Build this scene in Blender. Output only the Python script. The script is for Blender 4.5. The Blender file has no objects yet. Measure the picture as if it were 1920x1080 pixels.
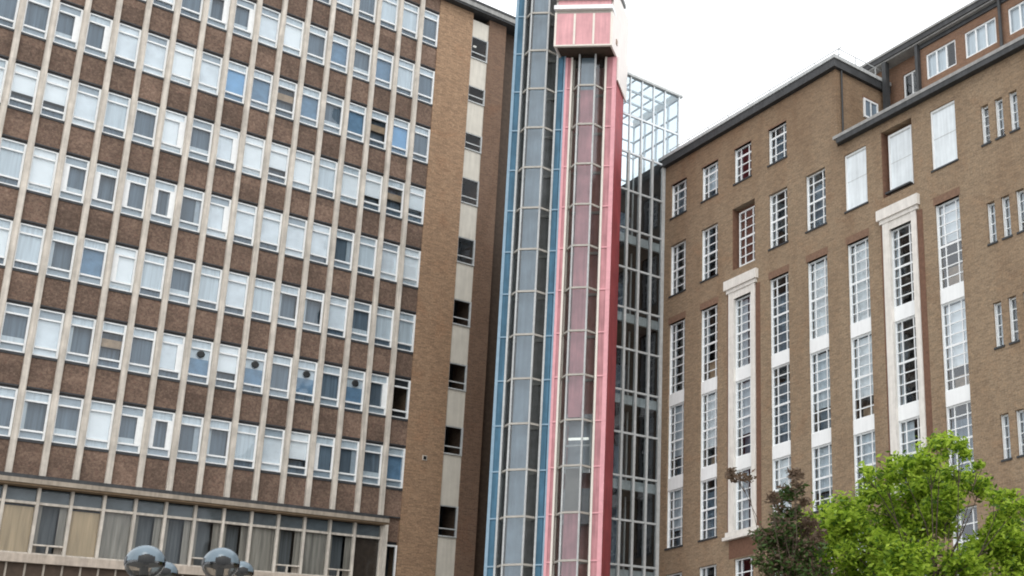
import bpy, math, random
from mathutils import Vector, Matrix
random.seed(7)
C = bpy.context.scene.collection
# ------------------------------------------------------------------ camera
AR = Vector((0.68557266, -0.72670379, -0.04349403))
AU = Vector((-0.17884009, -0.22602903, 0.95756310))
AF = Vector((0.70569565, 0.64870061, 0.28492310))
FPX, PX, PY = 2320.218, 1728.895, 753.339
cd = bpy.data.cameras.new('camera'); cam = bpy.data.objects.new('camera', cd); C.objects.link(cam)
cam.matrix_world = Matrix(((AR.x, AU.x, -AF.x, 0), (AR.y, AU.y, -AF.y, 0), (AR.z, AU.z, -AF.z, 1.6), (0, 0, 0, 1)))
cd.sensor_width = 36; cd.lens = 36*FPX/1920
cd.shift_x = (960-PX)/1920; cd.shift_y = (PY-540)/1920
cd.clip_start = 0.1; cd.clip_end = 3000
sc = bpy.context.scene; sc.camera = cam
# ------------------------------------------------------------------ sky and sun (bright overcast)
SUN_EL, SUN_AZ = math.radians(52), math.radians(205)
w = bpy.data.worlds.new('World'); sc.world = w; w.use_nodes = True
nt = w.node_tree; nt.nodes.clear()
sky = nt.nodes.new('ShaderNodeTexSky'); sky.sky_type = 'NISHITA'; sky.sun_disc = False
sky.sun_elevation = SUN_EL; sky.sun_rotation = SUN_AZ; sky.dust_density = 3
tc = nt.nodes.new('ShaderNodeTexCoord'); nz = nt.nodes.new('ShaderNodeTexNoise'); nz.inputs['Scale'].default_value = 2.2
nz.inputs['Detail'].default_value = 4
cr = nt.nodes.new('ShaderNodeValToRGB'); cr.color_ramp.elements[0].color = (15.2, 15.6, 16.2, 1); cr.color_ramp.elements[1].color = (18.5, 18.5, 18.6, 1)
cr.color_ramp.elements[0].position = .3; cr.color_ramp.elements[1].position = .7
mx = nt.nodes.new('ShaderNodeMixRGB'); mx.inputs[0].default_value = 0.93
bg = nt.nodes.new('ShaderNodeBackground'); bg.inputs[1].default_value = 0.1
wo = nt.nodes.new('ShaderNodeOutputWorld')
nt.links.new(tc.outputs['Generated'], nz.inputs['Vector']); nt.links.new(nz.outputs['Fac'], cr.inputs[0])
nt.links.new(sky.outputs[0], mx.inputs[1]); nt.links.new(cr.outputs[0], mx.inputs[2])
nt.links.new(mx.outputs[0], bg.inputs[0]); nt.links.new(bg.outputs[0], wo.inputs[0])
sl = bpy.data.lights.new('sun', 'SUN'); sl.energy = 0.9; sl.angle = math.radians(25); sl.color = (1, .96, .9)
so = bpy.data.objects.new('sun', sl); C.objects.link(so)
sd = Vector((math.sin(SUN_AZ)*math.cos(SUN_EL), math.cos(SUN_AZ)*math.cos(SUN_EL), math.sin(SUN_EL)))
so.rotation_euler = sd.to_track_quat('Z', 'Y').to_euler()
vs = sc.view_settings; vs.view_transform = 'Standard'; vs.look = 'None'; vs.exposure = 0.12; vs.gamma = 1; vs.use_curve_mapping = False
sc.cycles.filter_width = 1.9
sc.cycles.transparent_max_bounces = 16; sc.cycles.max_bounces = 8

# ------------------------------------------------------------------ helpers
class MB:
    def __init__(s): s.v = []; s.f = []; s.m = []; s.sm = False
    def quad(s, a, b, c, d, mi=0):
        n = len(s.v); s.v += [tuple(a), tuple(b), tuple(c), tuple(d)]; s.f.append((n, n+1, n+2, n+3)); s.m.append(mi)
    def box(s, x0, x1, y0, y1, z0, z1, mi=0):
        n = len(s.v)
        s.v += [(x, y, z) for z in (z0, z1) for y in (y0, y1) for x in (x0, x1)]
        for q in ((0, 2, 3, 1), (4, 5, 7, 6), (0, 1, 5, 4), (2, 6, 7, 3), (0, 4, 6, 2), (1, 3, 7, 5)):
            s.f.append(tuple(n+i for i in q)); s.m.append(mi)
        return s
    def prism(s, pts, z0, z1, mi=0):
        n = len(s.v); k = len(pts)
        s.v += [(x, y, z0) for x, y in pts]+[(x, y, z1) for x, y in pts]
        for i in range(k):
            j = (i+1) % k; s.f.append((n+i, n+j, n+k+j, n+k+i)); s.m.append(mi)
        s.f.append(tuple(n+k-1-i for i in range(k))); s.f.append(tuple(n+k+i for i in range(k))); s.m += [mi, mi]
        return s
    def bar(s, a, b, wd, h, mi=0):   # bar between two points, width across, height along z
        a = Vector(a); b = Vector(b); d = (b-a).normalized(); up = Vector((0, 0, 1))
        if abs(d.z) > .95: up = Vector((1, 0, 0))
        sx = d.cross(up).normalized()*wd/2; uz = sx.cross(d).normalized()*h/2
        n = len(s.v)
        for p in (a, b): s.v += [tuple(p-sx-uz), tuple(p+sx-uz), tuple(p+sx+uz), tuple(p-sx+uz)]
        for q in ((0, 3, 2, 1), (4, 5, 6, 7), (0, 1, 5, 4), (1, 2, 6, 5), (2, 3, 7, 6), (3, 0, 4, 7)):
            s.f.append(tuple(n+i for i in q)); s.m.append(mi)
        return s
    def tube(s, pts, rad, k=10, mi=0):
        n = len(s.v); pts = [Vector(p) for p in pts]
        for i, p in enumerate(pts):
            d = (pts[min(i+1, len(pts)-1)]-pts[max(i-1, 0)]).normalized()
            a = d.cross(Vector((0, 0, 1)) if abs(d.z) < .9 else Vector((1, 0, 0))).normalized(); b = d.cross(a)
            r = rad[i] if isinstance(rad, (list, tuple)) else rad
            for j in range(k):
                t = 2*math.pi*j/k; s.v.append(tuple(p+a*r*math.cos(t)+b*r*math.sin(t)))
        for i in range(len(pts)-1):
            for j in range(k):
                j2 = (j+1) % k; s.f.append((n+i*k+j, n+i*k+j2, n+(i+1)*k+j2, n+(i+1)*k+j)); s.m.append(mi)
        e = n+(len(pts)-1)*k
        s.f.append(tuple(n+k-1-j for j in range(k))); s.f.append(tuple(e+j for j in range(k))); s.m += [mi, mi]
        return s
    def lathe(s, prof, k=32, mi=0, cx=0, cy=0):
        n = len(s.v)
        for r, z in prof:
            for j in range(k):
                t = 2*math.pi*j/k; s.v.append((cx+r*math.cos(t), cy+r*math.sin(t), z))
        for i in range(len(prof)-1):
            for j in range(k):
                j2 = (j+1) % k; s.f.append((n+i*k+j, n+i*k+j2, n+(i+1)*k+j2, n+(i+1)*k+j)); s.m.append(mi)
        return s
    def mesh(s, name, mats):
        me = bpy.data.meshes.new(name); me.from_pydata(s.v, [], s.f)
        if not isinstance(mats, (list, tuple)): mats = [mats]
        for m in mats: me.materials.append(m)
        me.polygons.foreach_set('material_index', s.m)
        if s.sm: me.polygons.foreach_set('use_smooth', [True]*len(s.f))
        me.update(); return me
    def build(s, name, mats, parent=None, loc=(0, 0, 0), rz=0):
        return inst(name, s.mesh(name, mats), parent, loc, rz)
def inst(name, me, parent=None, loc=(0, 0, 0), rz=0):
    o = bpy.data.objects.new(name, me); C.objects.link(o)
    o.parent = parent; o.location = loc; o.rotation_euler = (0, 0, rz); return o
def tag(o, label=None, cat=None, group=None, kind=None):
    for k, v in (('label', label), ('category', cat), ('group', group), ('kind', kind)):
        if v: o[k] = v
    return o
def thing(name, label, cat, loc=(0, 0, 0), rz=0, group=None):
    o = bpy.data.objects.new(name, None); C.objects.link(o); o.location = loc; o.rotation_euler = (0, 0, rz)
    return tag(o, label, cat, group)

# ------------------------------------------------------------------ materials
def newmat(n):
    m = bpy.data.materials.new(n); m.use_nodes = True; nt = m.node_tree
    b = nt.nodes['Principled BSDF']; return m, nt, b
def N(nt, t, **kw):
    n = nt.nodes.new(t)
    for k, v in kw.items():
        if k in n.inputs: n.inputs[k].default_value = v
        else: setattr(n, k, v)
    return n
def c4(c, a=1): return (c[0], c[1], c[2], a)
def plain(name, col, rough=.6, var=.12, scale=3.0, metal=0, streak=0.0, spec=.4):
    m, nt, b = newmat(name); L = nt.links
    g = N(nt, 'ShaderNodeNewGeometry'); n = N(nt, 'ShaderNodeTexNoise', Scale=scale, Detail=6.0, Roughness=.65)
    L.new(g.outputs['Position'], n.inputs['Vector'])
    r = N(nt, 'ShaderNodeMapRange'); r.inputs[1].default_value = .3; r.inputs[2].default_value = .7
    r.inputs[3].default_value = 1-var; r.inputs[4].default_value = 1+var*.6
    L.new(n.outputs['Fac'], r.inputs[0]); fac = r.outputs[0]
    if streak:
        mp = N(nt, 'ShaderNodeMapping'); mp.inputs['Scale'].default_value = (5, 5, .35)
        n2 = N(nt, 'ShaderNodeTexNoise', Scale=1.6, Detail=5.0)
        L.new(g.outputs['Position'], mp.inputs[0]); L.new(mp.outputs[0], n2.inputs['Vector'])
        r2 = N(nt, 'ShaderNodeMapRange'); r2.inputs[1].default_value = .35; r2.inputs[2].default_value = .65
        r2.inputs[3].default_value = 1-streak; r2.inputs[4].default_value = 1
        L.new(n2.outputs['Fac'], r2.inputs[0]); mu = N(nt, 'ShaderNodeMath', operation='MULTIPLY')
        L.new(fac, mu.inputs[0]); L.new(r2.outputs[0], mu.inputs[1]); fac = mu.outputs[0]
    vm = N(nt, 'ShaderNodeVectorMath', operation='SCALE'); vm.inputs[0].default_value = col[:3]
    L.new(fac, vm.inputs['Scale']); L.new(vm.outputs[0], b.inputs['Base Color'])
    b.inputs['Roughness'].default_value = rough; b.inputs['Metallic'].default_value = metal
    b.inputs['Specular IOR Level'].default_value = spec
    return m
def brick(name, c1, c2, c3, mortar, weather=.35, wc=(.5, .42, .36), top=None):
    m, nt, b = newmat(name); L = nt.links
    g = N(nt, 'ShaderNodeNewGeometry'); sp = N(nt, 'ShaderNodeSeparateXYZ'); L.new(g.outputs['Position'], sp.inputs[0])
    ad = N(nt, 'ShaderNodeMath', operation='ADD'); L.new(sp.outputs[0], ad.inputs[0]); L.new(sp.outputs[1], ad.inputs[1])
    cb = N(nt, 'ShaderNodeCombineXYZ'); L.new(ad.outputs[0], cb.inputs[0]); L.new(sp.outputs[2], cb.inputs[1])
    bt = N(nt, 'ShaderNodeTexBrick'); L.new(cb.outputs[0], bt.inputs['Vector'])
    bt.inputs['Color1'].default_value = c4(c1); bt.inputs['Color2'].default_value = c4(c2); bt.inputs['Mortar'].default_value = c4(mortar)
    bt.inputs['Scale'].default_value = 1; bt.inputs['Brick Width'].default_value = .225; bt.inputs['Row Height'].default_value = .075
    bt.inputs['Mortar Size'].default_value = .008; bt.inputs['Bias'].default_value = -.1
    # patches of odd bricks
    n1 = N(nt, 'ShaderNodeTexNoise', Scale=4.5, Detail=8.0, Roughness=.75); L.new(cb.outputs[0], n1.inputs['Vector'])
    r1 = N(nt, 'ShaderNodeMapRange'); r1.inputs[1].default_value = .52; r1.inputs[2].default_value = .68; L.new(n1.outputs['Fac'], r1.inputs[0])
    m1 = N(nt, 'ShaderNodeMixRGB'); L.new(r1.outputs[0], m1.inputs[0]); L.new(bt.outputs['Color'], m1.inputs[1]); m1.inputs[2].default_value = c4(c3)
    # broad weathering, streaked downwards
    mp = N(nt, 'ShaderNodeMapping'); mp.inputs['Scale'].default_value = (.9, .9, .22)
    L.new(g.outputs['Position'], mp.inputs[0])
    n2 = N(nt, 'ShaderNodeTexNoise', Scale=.8, Detail=9.0, Roughness=.62); L.new(mp.outputs[0], n2.inputs['Vector'])
    r2 = N(nt, 'ShaderNodeMapRange'); r2.inputs[1].default_value = .45; r2.inputs[2].default_value = .75; r2.inputs[4].default_value = weather
    L.new(n2.outputs['Fac'], r2.inputs[0])
    fac = r2.outputs[0]
    if top:   # darker towards the top of the wall
        r3 = N(nt, 'ShaderNodeMapRange'); r3.inputs[1].default_value = top[0]; r3.inputs[2].default_value = top[1]; r3.inputs[4].default_value = top[2]
        L.new(sp.outputs[2], r3.inputs[0]); a3 = N(nt, 'ShaderNodeMath', operation='ADD'); L.new(fac, a3.inputs[0]); L.new(r3.outputs[0], a3.inputs[1]); fac = a3.outputs[0]
    m2 = N(nt, 'ShaderNodeMixRGB', blend_type='MULTIPLY'); L.new(fac, m2.inputs[0]); L.new(m1.outputs[0], m2.inputs[1]); m2.inputs[2].default_value = c4(wc)
    n5 = N(nt, 'ShaderNodeTexNoise', Scale=.55, Detail=6.0, Roughness=.7, Distortion=.6); L.new(cb.outputs[0], n5.inputs['Vector'])
    r5 = N(nt, 'ShaderNodeMapRange'); r5.inputs[1].default_value = .54; r5.inputs[2].default_value = .66; r5.inputs[4].default_value = .55; L.new(n5.outputs['Fac'], r5.inputs[0])
    m5 = N(nt, 'ShaderNodeMixRGB', blend_type='MULTIPLY'); L.new(r5.outputs[0], m5.inputs[0]); L.new(m2.outputs[0], m5.inputs[1]); m5.inputs[2].default_value = (.98, .86, .80, 1); m2 = m5
    n4 = N(nt, 'ShaderNodeTexNoise', Scale=14.0, Detail=3.0, Roughness=.7); L.new(cb.outputs[0], n4.inputs['Vector'])
    r4 = N(nt, 'ShaderNodeMapRange'); r4.inputs[1].default_value = .3; r4.inputs[2].default_value = .7; r4.inputs[3].default_value = .74; r4.inputs[4].default_value = 1.22
    L.new(n4.outputs['Fac'], r4.inputs[0])
    vm = N(nt, 'ShaderNodeVectorMath', operation='SCALE'); L.new(m2.outputs[0], vm.inputs[0]); L.new(r4.outputs[0], vm.inputs['Scale'])
    L.new(vm.outputs[0], b.inputs['Base Color']); b.inputs['Roughness'].default_value = .9; b.inputs['Specular IOR Level'].default_value = .2
    bp = N(nt, 'ShaderNodeBump', Strength=.5, Distance=.01); L.new(bt.outputs['Fac'], bp.inputs['Height']); bp.invert = True
    L.new(bp.outputs[0], b.inputs['Normal'])
    return m
def aggregate(name):
    m, nt, b = newmat(name); L = nt.links
    g = N(nt, 'ShaderNodeNewGeometry')
    n1 = N(nt, 'ShaderNodeTexNoise', Scale=11.0, Detail=8.0, Roughness=.8); L.new(g.outputs['Position'], n1.inputs['Vector'])
    r = N(nt, 'ShaderNodeValToRGB'); L.new(n1.outputs['Fac'], r.inputs[0])
    e = r.color_ramp.elements; e[0].position = .3; e[0].color = (.055, .036, .026, 1); e[1].position = .72; e[1].color = (.33, .24, .18, 1)
    x = e.new(.47); x.color = (.125, .082, .061, 1); x = e.new(.58); x.color = (.19, .13, .095, 1)
    n2 = N(nt, 'ShaderNodeTexNoise', Scale=6.0, Detail=5.0, Roughness=.8); L.new(g.outputs['Position'], n2.inputs['Vector'])
    r2 = N(nt, 'ShaderNodeMapRange'); r2.inputs[1].default_value = .56; r2.inputs[2].default_value = .66; r2.inputs[4].default_value = .4; L.new(n2.outputs['Fac'], r2.inputs[0])
    mxx = N(nt, 'ShaderNodeMixRGB'); L.new(r2.outputs[0], mxx.inputs[0]); L.new(r.outputs[0], mxx.inputs[1]); mxx.inputs[2].default_value = (.21, .10, .075, 1)
    n3 = N(nt, 'ShaderNodeTexNoise', Scale=.7, Detail=3.0); L.new(g.outputs['Position'], n3.inputs['Vector'])
    r3 = N(nt, 'ShaderNodeMapRange'); r3.inputs[1].default_value = .35; r3.inputs[2].default_value = .65; r3.inputs[3].default_value = .8; r3.inputs[4].default_value = 1.15; L.new(n3.outputs['Fac'], r3.inputs[0])
    vm = N(nt, 'ShaderNodeVectorMath', operation='SCALE'); L.new(mxx.outputs[0], vm.inputs[0]); L.new(r3.outputs[0], vm.inputs['Scale'])
    sp = N(nt, 'ShaderNodeSeparateXYZ'); L.new(g.outputs['Position'], sp.inputs[0]); fl = []
    for k, (of, dv) in enumerate(((24.19, 1.0999), (0, 99), (32.408-.5, 3.4))):
        a_ = N(nt, 'ShaderNodeMath', operation='SUBTRACT'); L.new(sp.outputs[k], a_.inputs[0]); a_.inputs[1].default_value = of
        d_ = N(nt, 'ShaderNodeMath', operation='DIVIDE'); L.new(a_.outputs[0], d_.inputs[0]); d_.inputs[1].default_value = dv
        f_ = N(nt, 'ShaderNodeMath', operation='FLOOR'); L.new(d_.outputs[0], f_.inputs[0]); fl.append(f_)
    cb = N(nt, 'ShaderNodeCombineXYZ')
    for k in range(3): L.new(fl[k].outputs[0], cb.inputs[k])
    wn = N(nt, 'ShaderNodeTexWhiteNoise'); L.new(cb.outputs[0], wn.inputs['Vector'])
    rw_ = N(nt, 'ShaderNodeMapRange'); rw_.inputs[3].default_value = .82; rw_.inputs[4].default_value = 1.22; L.new(wn.outputs['Value'], rw_.inputs[0])
    v2 = N(nt, 'ShaderNodeVectorMath', operation='SCALE'); L.new(vm.outputs[0], v2.inputs[0]); L.new(rw_.outputs[0], v2.inputs['Scale'])
    L.new(v2.outputs[0], b.inputs['Base Color']); b.inputs['Roughness'].default_value = .9
    bp = N(nt, 'ShaderNodeBump', Strength=.6, Distance=.02); L.new(n1.outputs['Fac'], bp.inputs['Height']); L.new(bp.outputs[0], b.inputs['Normal'])
    return m
def glass(name, tint=(.8, .85, .88), refl=.12, rough=.03, wob=.25, top=.8):
    m = bpy.data.materials.new(name); m.use_nodes = True; nt = m.node_tree; nt.nodes.clear(); L = nt.links
    o = N(nt, 'ShaderNodeOutputMaterial'); t = N(nt, 'ShaderNodeBsdfTransparent'); t.inputs[0].default_value = c4(tint)
    gl = N(nt, 'ShaderNodeBsdfGlossy'); gl.inputs['Roughness'].default_value = rough; gl.inputs[0].default_value = (.92, .96, 1, 1)
    lw = N(nt, 'ShaderNodeLayerWeight'); lw.inputs[0].default_value = .22
    r = N(nt, 'ShaderNodeMapRange'); r.inputs[3].default_value = refl; r.inputs[4].default_value = top; L.new(lw.outputs['Fresnel'], r.inputs[0])
    g = N(nt, 'ShaderNodeNewGeometry'); n = N(nt, 'ShaderNodeTexNoise', Scale=1.3, Detail=1.0); L.new(g.outputs['Position'], n.inputs['Vector'])
    bp = N(nt, 'ShaderNodeBump', Strength=wob, Distance=.03); L.new(n.outputs['Fac'], bp.inputs['Height']); L.new(bp.outputs[0], gl.inputs['Normal'])
    mxx = N(nt, 'ShaderNodeMixShader'); L.new(r.outputs[0], mxx.inputs[0]); L.new(t.outputs[0], mxx.inputs[1]); L.new(gl.outputs[0], mxx.inputs[2])
    L.new(mxx.outputs[0], o.inputs[0]); return m
def curtain(name, col, fold=.35, sc_=14.0):
    m, nt, b = newmat(name); L = nt.links
    g = N(nt, 'ShaderNodeNewGeometry'); mp = N(nt, 'ShaderNodeMapping'); mp.inputs['Scale'].default_value = (sc_, sc_, .5); L.new(g.outputs['Position'], mp.inputs[0])
    n = N(nt, 'ShaderNodeTexNoise', Scale=1.0, Detail=4.0); L.new(mp.outputs[0], n.inputs['Vector'])
    r = N(nt, 'ShaderNodeMapRange'); r.inputs[1].default_value = .3; r.inputs[2].default_value = .7; r.inputs[3].default_value = 1-fold; r.inputs[4].default_value = 1+fold*.5; L.new(n.outputs['Fac'], r.inputs[0])
    vm = N(nt, 'ShaderNodeVectorMath', operation='SCALE'); vm.inputs[0].default_value = col; L.new(r.outputs[0], vm.inputs['Scale']); L.new(vm.outputs[0], b.inputs['Base Color'])
    b.inputs['Roughness'].default_value = .85; return m
def glow(name, col, s):
    m, nt, b = newmat(name); b.inputs['Emission Color'].default_value = c4(col); b.inputs['Emission Strength'].default_value = s; b.inputs['Base Color'].default_value = c4(col); return m
def leafmat(name, ca, cb_, tr=.45, scale=5):
    m = bpy.data.materials.new(name); m.use_nodes = True; nt = m.node_tree; nt.nodes.clear(); L = nt.links
    o = N(nt, 'ShaderNodeOutputMaterial'); g = N(nt, 'ShaderNodeNewGeometry')
    n = N(nt, 'ShaderNodeTexNoise', Scale=float(scale), Detail=5.0, Roughness=.8); L.new(g.outputs['Position'], n.inputs['Vector'])
    r = N(nt, 'ShaderNodeValToRGB'); L.new(n.outputs['Fac'], r.inputs[0]); e = r.color_ramp.elements
    e[0].position = .33; e[0].color = c4(ca); e[1].position = .66; e[1].color = c4(cb_)
    p = N(nt, 'ShaderNodeBsdfPrincipled', Roughness=.55); L.new(r.outputs[0], p.inputs['Base Color']); p.inputs['Specular IOR Level'].default_value = .3
    t = N(nt, 'ShaderNodeBsdfTranslucent'); L.new(r.outputs[0], t.inputs[0])
    x = N(nt, 'ShaderNodeMixShader'); x.inputs[0].default_value = tr; L.new(p.outputs[0], x.inputs[1]); L.new(t.outputs[0], x.inputs[2]); L.new(x.outputs[0], o.inputs[0]); return m

M = dict(
 agg=aggregate('aggregate_panel'),
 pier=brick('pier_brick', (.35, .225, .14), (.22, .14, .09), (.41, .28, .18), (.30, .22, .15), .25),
 pierd=brick('shaded_pier_brick', (.20, .125, .085), (.14, .088, .062), (.22, .14, .10), (.17, .13, .10), .5),  # darker pier brick, shade of the blue tower put into its colour
 stock=brick('stock_brick', (.295, .215, .140), (.205, .148, .098), (.325, .232, .148), (.26, .21, .155), .5, (.64, .53, .47), (25.5, 30.5, .5)),
 redb=brick('red_brick', (.24, .135, .085), (.18, .10, .065), (.22, .14, .09), (.22, .17, .13), .3),
 lint=plain('lintel_brick', (.20, .12, .08), .9, .35, 9.0),
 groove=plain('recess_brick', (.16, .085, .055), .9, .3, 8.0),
 cream=plain('cream_concrete', (.63, .58, .51), .75, .2, 2.2, streak=.3),
 crpan=plain('cream_panel', (.60, .57, .50), .7, .08, 2.0, streak=.12),
 stone=plain('portland_stone', (.74, .71, .66), .8, .12, 3.0, streak=.12),
 white=plain('white_paint', (.82, .845, .85), .45, .08, 6.0, streak=.06),
 whpan=plain('white_panel', (.84, .86, .86), .5, .05, 2.0, streak=.06),
 steelw=plain('grey_white_steel', (.50, .52, .52), .5, .18, 7.0, streak=.2),
 lwhite=plain('pale_lantern_steel', (.74, .79, .82), .5, .08, 5.0),
 gcar=plain('car_apron', (.20, .19, .17), .6, .2, 2.0),
 gdim=plain('dim_blue_grey', (.17, .19, .20), .7, .3, 2.0),
 doorb=plain('brown_door', (.16, .10, .065), .6, .2, 4.0),
 gdark=curtain('dim_curtain', (.13, .14, .145), .4),
 sandb=plain('sand_concrete', (.50, .43, .36), .8, .2, 3.0, streak=.2),
 boardw=plain('boarded_white', (.74, .80, .83), .6, .12, 1.2, streak=.14),
 gdeep=curtain('deep_grey_curtain', (.11, .145, .18), .3), gblind2=plain('soft_white_blind', (.80, .84, .87), .8, .12, 2.0),
 shpink=plain('dusty_pink_shaft_wall', (.62, .32, .28), .8, .3, 1.0, streak=.25),
 ochre=plain('ochre_edge', (.20, .14, .085), .8, .25, 4.0), buff=plain('weathered_concrete', (.36, .31, .25), .8, .2, 3.0, streak=.25),
 slate=plain('slate_strip', (.035, .038, .042), .6, .3, 6.0),
 sill=plain('grey_sill', (.40, .46, .51), .5, .15, 6.0),
 lead=plain('dark_fascia', (.05, .053, .056), .6, .35, 2.5, streak=.3),
 coping=plain('pale_coping', (.34, .34, .33), .8, .2, 3.0, streak=.2),
 roof=plain('roof_felt', (.2, .2, .2), .9, .2, 1.0),
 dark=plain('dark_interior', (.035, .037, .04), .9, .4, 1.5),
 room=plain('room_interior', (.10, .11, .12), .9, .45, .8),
 gblind=plain('white_blind', (.90, .92, .93), .8, .04, 3.0),
 gpale=curtain('pale_curtain', (.64, .70, .74), .15), gcurt=curtain('grey_curtain', (.155, .205, .255), .35),
 gblue=plain('blue_film', (.17, .29, .42), .6, .25, 3.0), gsky=plain('bright_blue_film', (.24, .46, .70), .6, .1, 3.0),
 tan=plain('tan_board', (.44, .31, .20), .8, .3, 4.0), tanc=curtain('tan_curtain', (.58, .43, .27), .3, 8.0), greyc=curtain('taupe_curtain', (.36, .32, .27), .5, 8.0),
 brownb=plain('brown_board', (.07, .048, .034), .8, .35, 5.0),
 black=plain('black_metal', (.012, .013, .014), .45, .3, 5.0),
 glass=glass('window_glass', (.93, .965, .98), .05), dglass=glass('clear_glass', (.86, .90, .92), .015), wglass=glass('steel_window_glass', (.86, .90, .92), .10),
 aglass=glass('atrium_glass', (.82, .88, .90), .08, .02, .25), lglass=glass('lantern_glass', (.79, .85, .88), .05, .15, .0, .2),
 tglass=glass('lift_glass', (.80, .83, .84), .07, .12, .1),
 blue=plain('blue_cladding', (.062, .155, .235), .6, .25, 1.2, streak=.3, spec=.25), blueL=plain('pale_blue_trim', (.24, .35, .44), .6, .12, 4.0, spec=.25),
 red=plain('shaded_red_cladding', (.44, .085, .095), .55, .25, 1.2, streak=.3, spec=.25), redL=plain('pink_trim', (.72, .36, .39), .5, .10, 4.0, streak=.1, spec=.25),  # deep red of the tower sides has their shade in the colour
 redM=plain('lit_red_cladding', (.52, .24, .26), .6, .22, 1.2, streak=.3),  # lighter copy of the red, light on the front fins painted in
 pink=plain('faded_pink_panel', (.68, .35, .37), .5, .14, 1.5, streak=.2), pale=plain('cream_trim', (.72, .68, .61), .45, .08, 3.0),
 pside=plain('cream_side_cladding', (.78, .72, .68), .5, .06, 1.5, streak=.06),
 shgrey=plain('grey_shaft_wall', (.33, .32, .30), .8, .25, 2.0, streak=.2), shbrown=plain('shaft_wall', (.38, .27, .21), .8, .25, 2.0, streak=.2),
 shblue=plain('blue_shaft_back', (.27, .345, .41), .6, .2, 1.2, streak=.2), shred=plain('red_shaft_back', (.60, .26, .28), .6, .35, .7, streak=.25),
 ring=plain('grey_ring_steel', (.40, .38, .34), .5, .15, 5.0),
 grey=plain('grey_car_metal', (.30, .31, .32), .35, .15, 3.0, metal=.3),
 pave=plain('paving', (.26, .25, .235), .9, .2, .6), kerb=plain('kerb', (.35, .34, .32), .9, .15, 2.0),
 bark=plain('bark', (.10, .075, .055), .9, .4, 12.0), lampg=plain('lamp_cap', (.13, .175, .21), .2, .15, 6.0, spec=.4),
 light=glow('lit_tube', (1, .95, .85), .75),
)
# ================================================================== ground
gb = MB(); S = 400; gb.quad((-S, -S, 0), (S, -S, 0), (S, S, 0), (-S, S, 0)); tag(gb.build('ground', M['pave']), kind='structure')
gp = MB(); gp.box(-30, 60, 53.0, 56.0, -.3, .12); gp.box(28.9, 31.3, -10, 44, -.3, .125)
tag(gp.build('pavement', M['kerb']), kind='structure')

# ================================================================== office block (left)
YL = 56.685; MX0 = 24.19; PB = 1.0999; FH = 3.4; SILL0 = 32.408; WH = 1.93
ob = thing('office_block', 'long 1960s office block with cream mullions, brown panels and rows of small windows', 'office block', (0, 0, 0))
XW = 0.5   # west end of what is built
def mxp(b): return MX0-b*PB
b_ = MB()
b_.box(25.16, 27.02, YL-.05, YL+4, 0, 42.1)              # plain brick pier
b_.build('brick_pier', M['pier'], ob)
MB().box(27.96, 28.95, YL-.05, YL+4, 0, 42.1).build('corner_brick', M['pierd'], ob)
MB().box(XW, 29.25, YL+4, YL+12, 0, 42.05).build('rear_wall', M['pier'], ob)
MB().box(28.95, 31.2, YL+.5, YL+3.9, 0, 42.1).build('shaded_return_wall', M['brownb'], ob)  # dark colour paints in the shade of the gap beside the blue tower
# spandrels, one per storey, with slate strips that also paint in the head and sill shadow lines
for r in range(-5, 4):
    z1 = SILL0+r*FH-.13 if r < 3 else 42.1; z0 = SILL0+(r-1)*FH+WH+.09 if r > -5 else 13.95
    sp = MB().box(XW, 25.16, YL, YL+.3, z0, z1).build('spandrel', M['agg'], ob)
    st = MB()
    if r > -5: st.box(XW, 25.155, YL+.03, YL+.3, z0-.09, z0+.0)
    if r < 3:
        st.box(XW, 25.155, YL-.03, YL+.3, z1, z1+.10)
    st.box(XW, 25.15, YL-.03, YL-.0, z0, z0+.06)
    st.build('sill_shadow_strip', M['slate'], sp)
# inner wall with the room depth
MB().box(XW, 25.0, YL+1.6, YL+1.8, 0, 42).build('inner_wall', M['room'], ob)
fl = MB()
for r in range(-5, 4):
    z = SILL0+(r-1)*FH+WH+.3; fl.box(XW, 25.0, YL+.32, YL+1.6, z, z+.3)
fl.build('floor_slab', M['room'], ob)
# mullions
mm = MB()
mm.box(-.105, .105, -.17, .28, 13.94, 42.1).box(-.075, .075, -.19, -.17, 13.94, 42.1)
mme = mm.mesh('mullion', M['cream'])
for b in range(0, 22): inst('mullion', mme, ob, (mxp(b), YL, 0))
# windows
W = PB-.21
def frame(nx0=0.0, nx1=0.0, dark=False):
    f = MB(); t = .07
    f.box(0, t, -.03, .06, 0, WH); f.box(W-t, W, -.03, .06, 0, WH)
    f.box(t, W-t, -.03, .06, 0, .05); f.box(t, W-t, -.05, .06, .30, .375); f.box(t, W-t, -.04, .06, 1.50, 1.57); f.box(t, W-t, -.03, .06, WH-.05, WH)
    if nx0: f.box(t, t+nx0, -.035, .05, .375, 1.50)
    if nx1: f.box(W-t-nx1, W-t, -.035, .05, .375, 1.50)
    return f
fm = {'n': frame().mesh('window', M['white']), 'r': frame(0, .17).mesh('window', M['white']), 'l': frame(.17, 0).mesh('window', M['white']), 'b': frame(.15, .15).mesh('window', M['white'])}
def pq(x0, x1, z0, z1, y=.03):
    q = MB(); q.quad((x0, y, z0), (x1, y, z0), (x1, y, z1), (x0, y, z1)); return q
gl_ = pq(.05, W-.05, .04, WH-.04); gm = gl_.mesh('pane', M['glass'])
def fill(parts, mats):
    q = MB()
    for x0, x1, z0, z1, mi, y in parts: q.box(x0, x1, y, y+.012, z0, z1, mi)
    return q.mesh('blind', mats)
HW = (.04, W-.04)
top = (HW[0], HW[1], 1.56, WH-.03, 0, .07); low = (HW[0], HW[1], .03, .31, 1, .07)
top2 = (HW[0], HW[1], 1.56, WH-.03, 1, .07)
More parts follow.
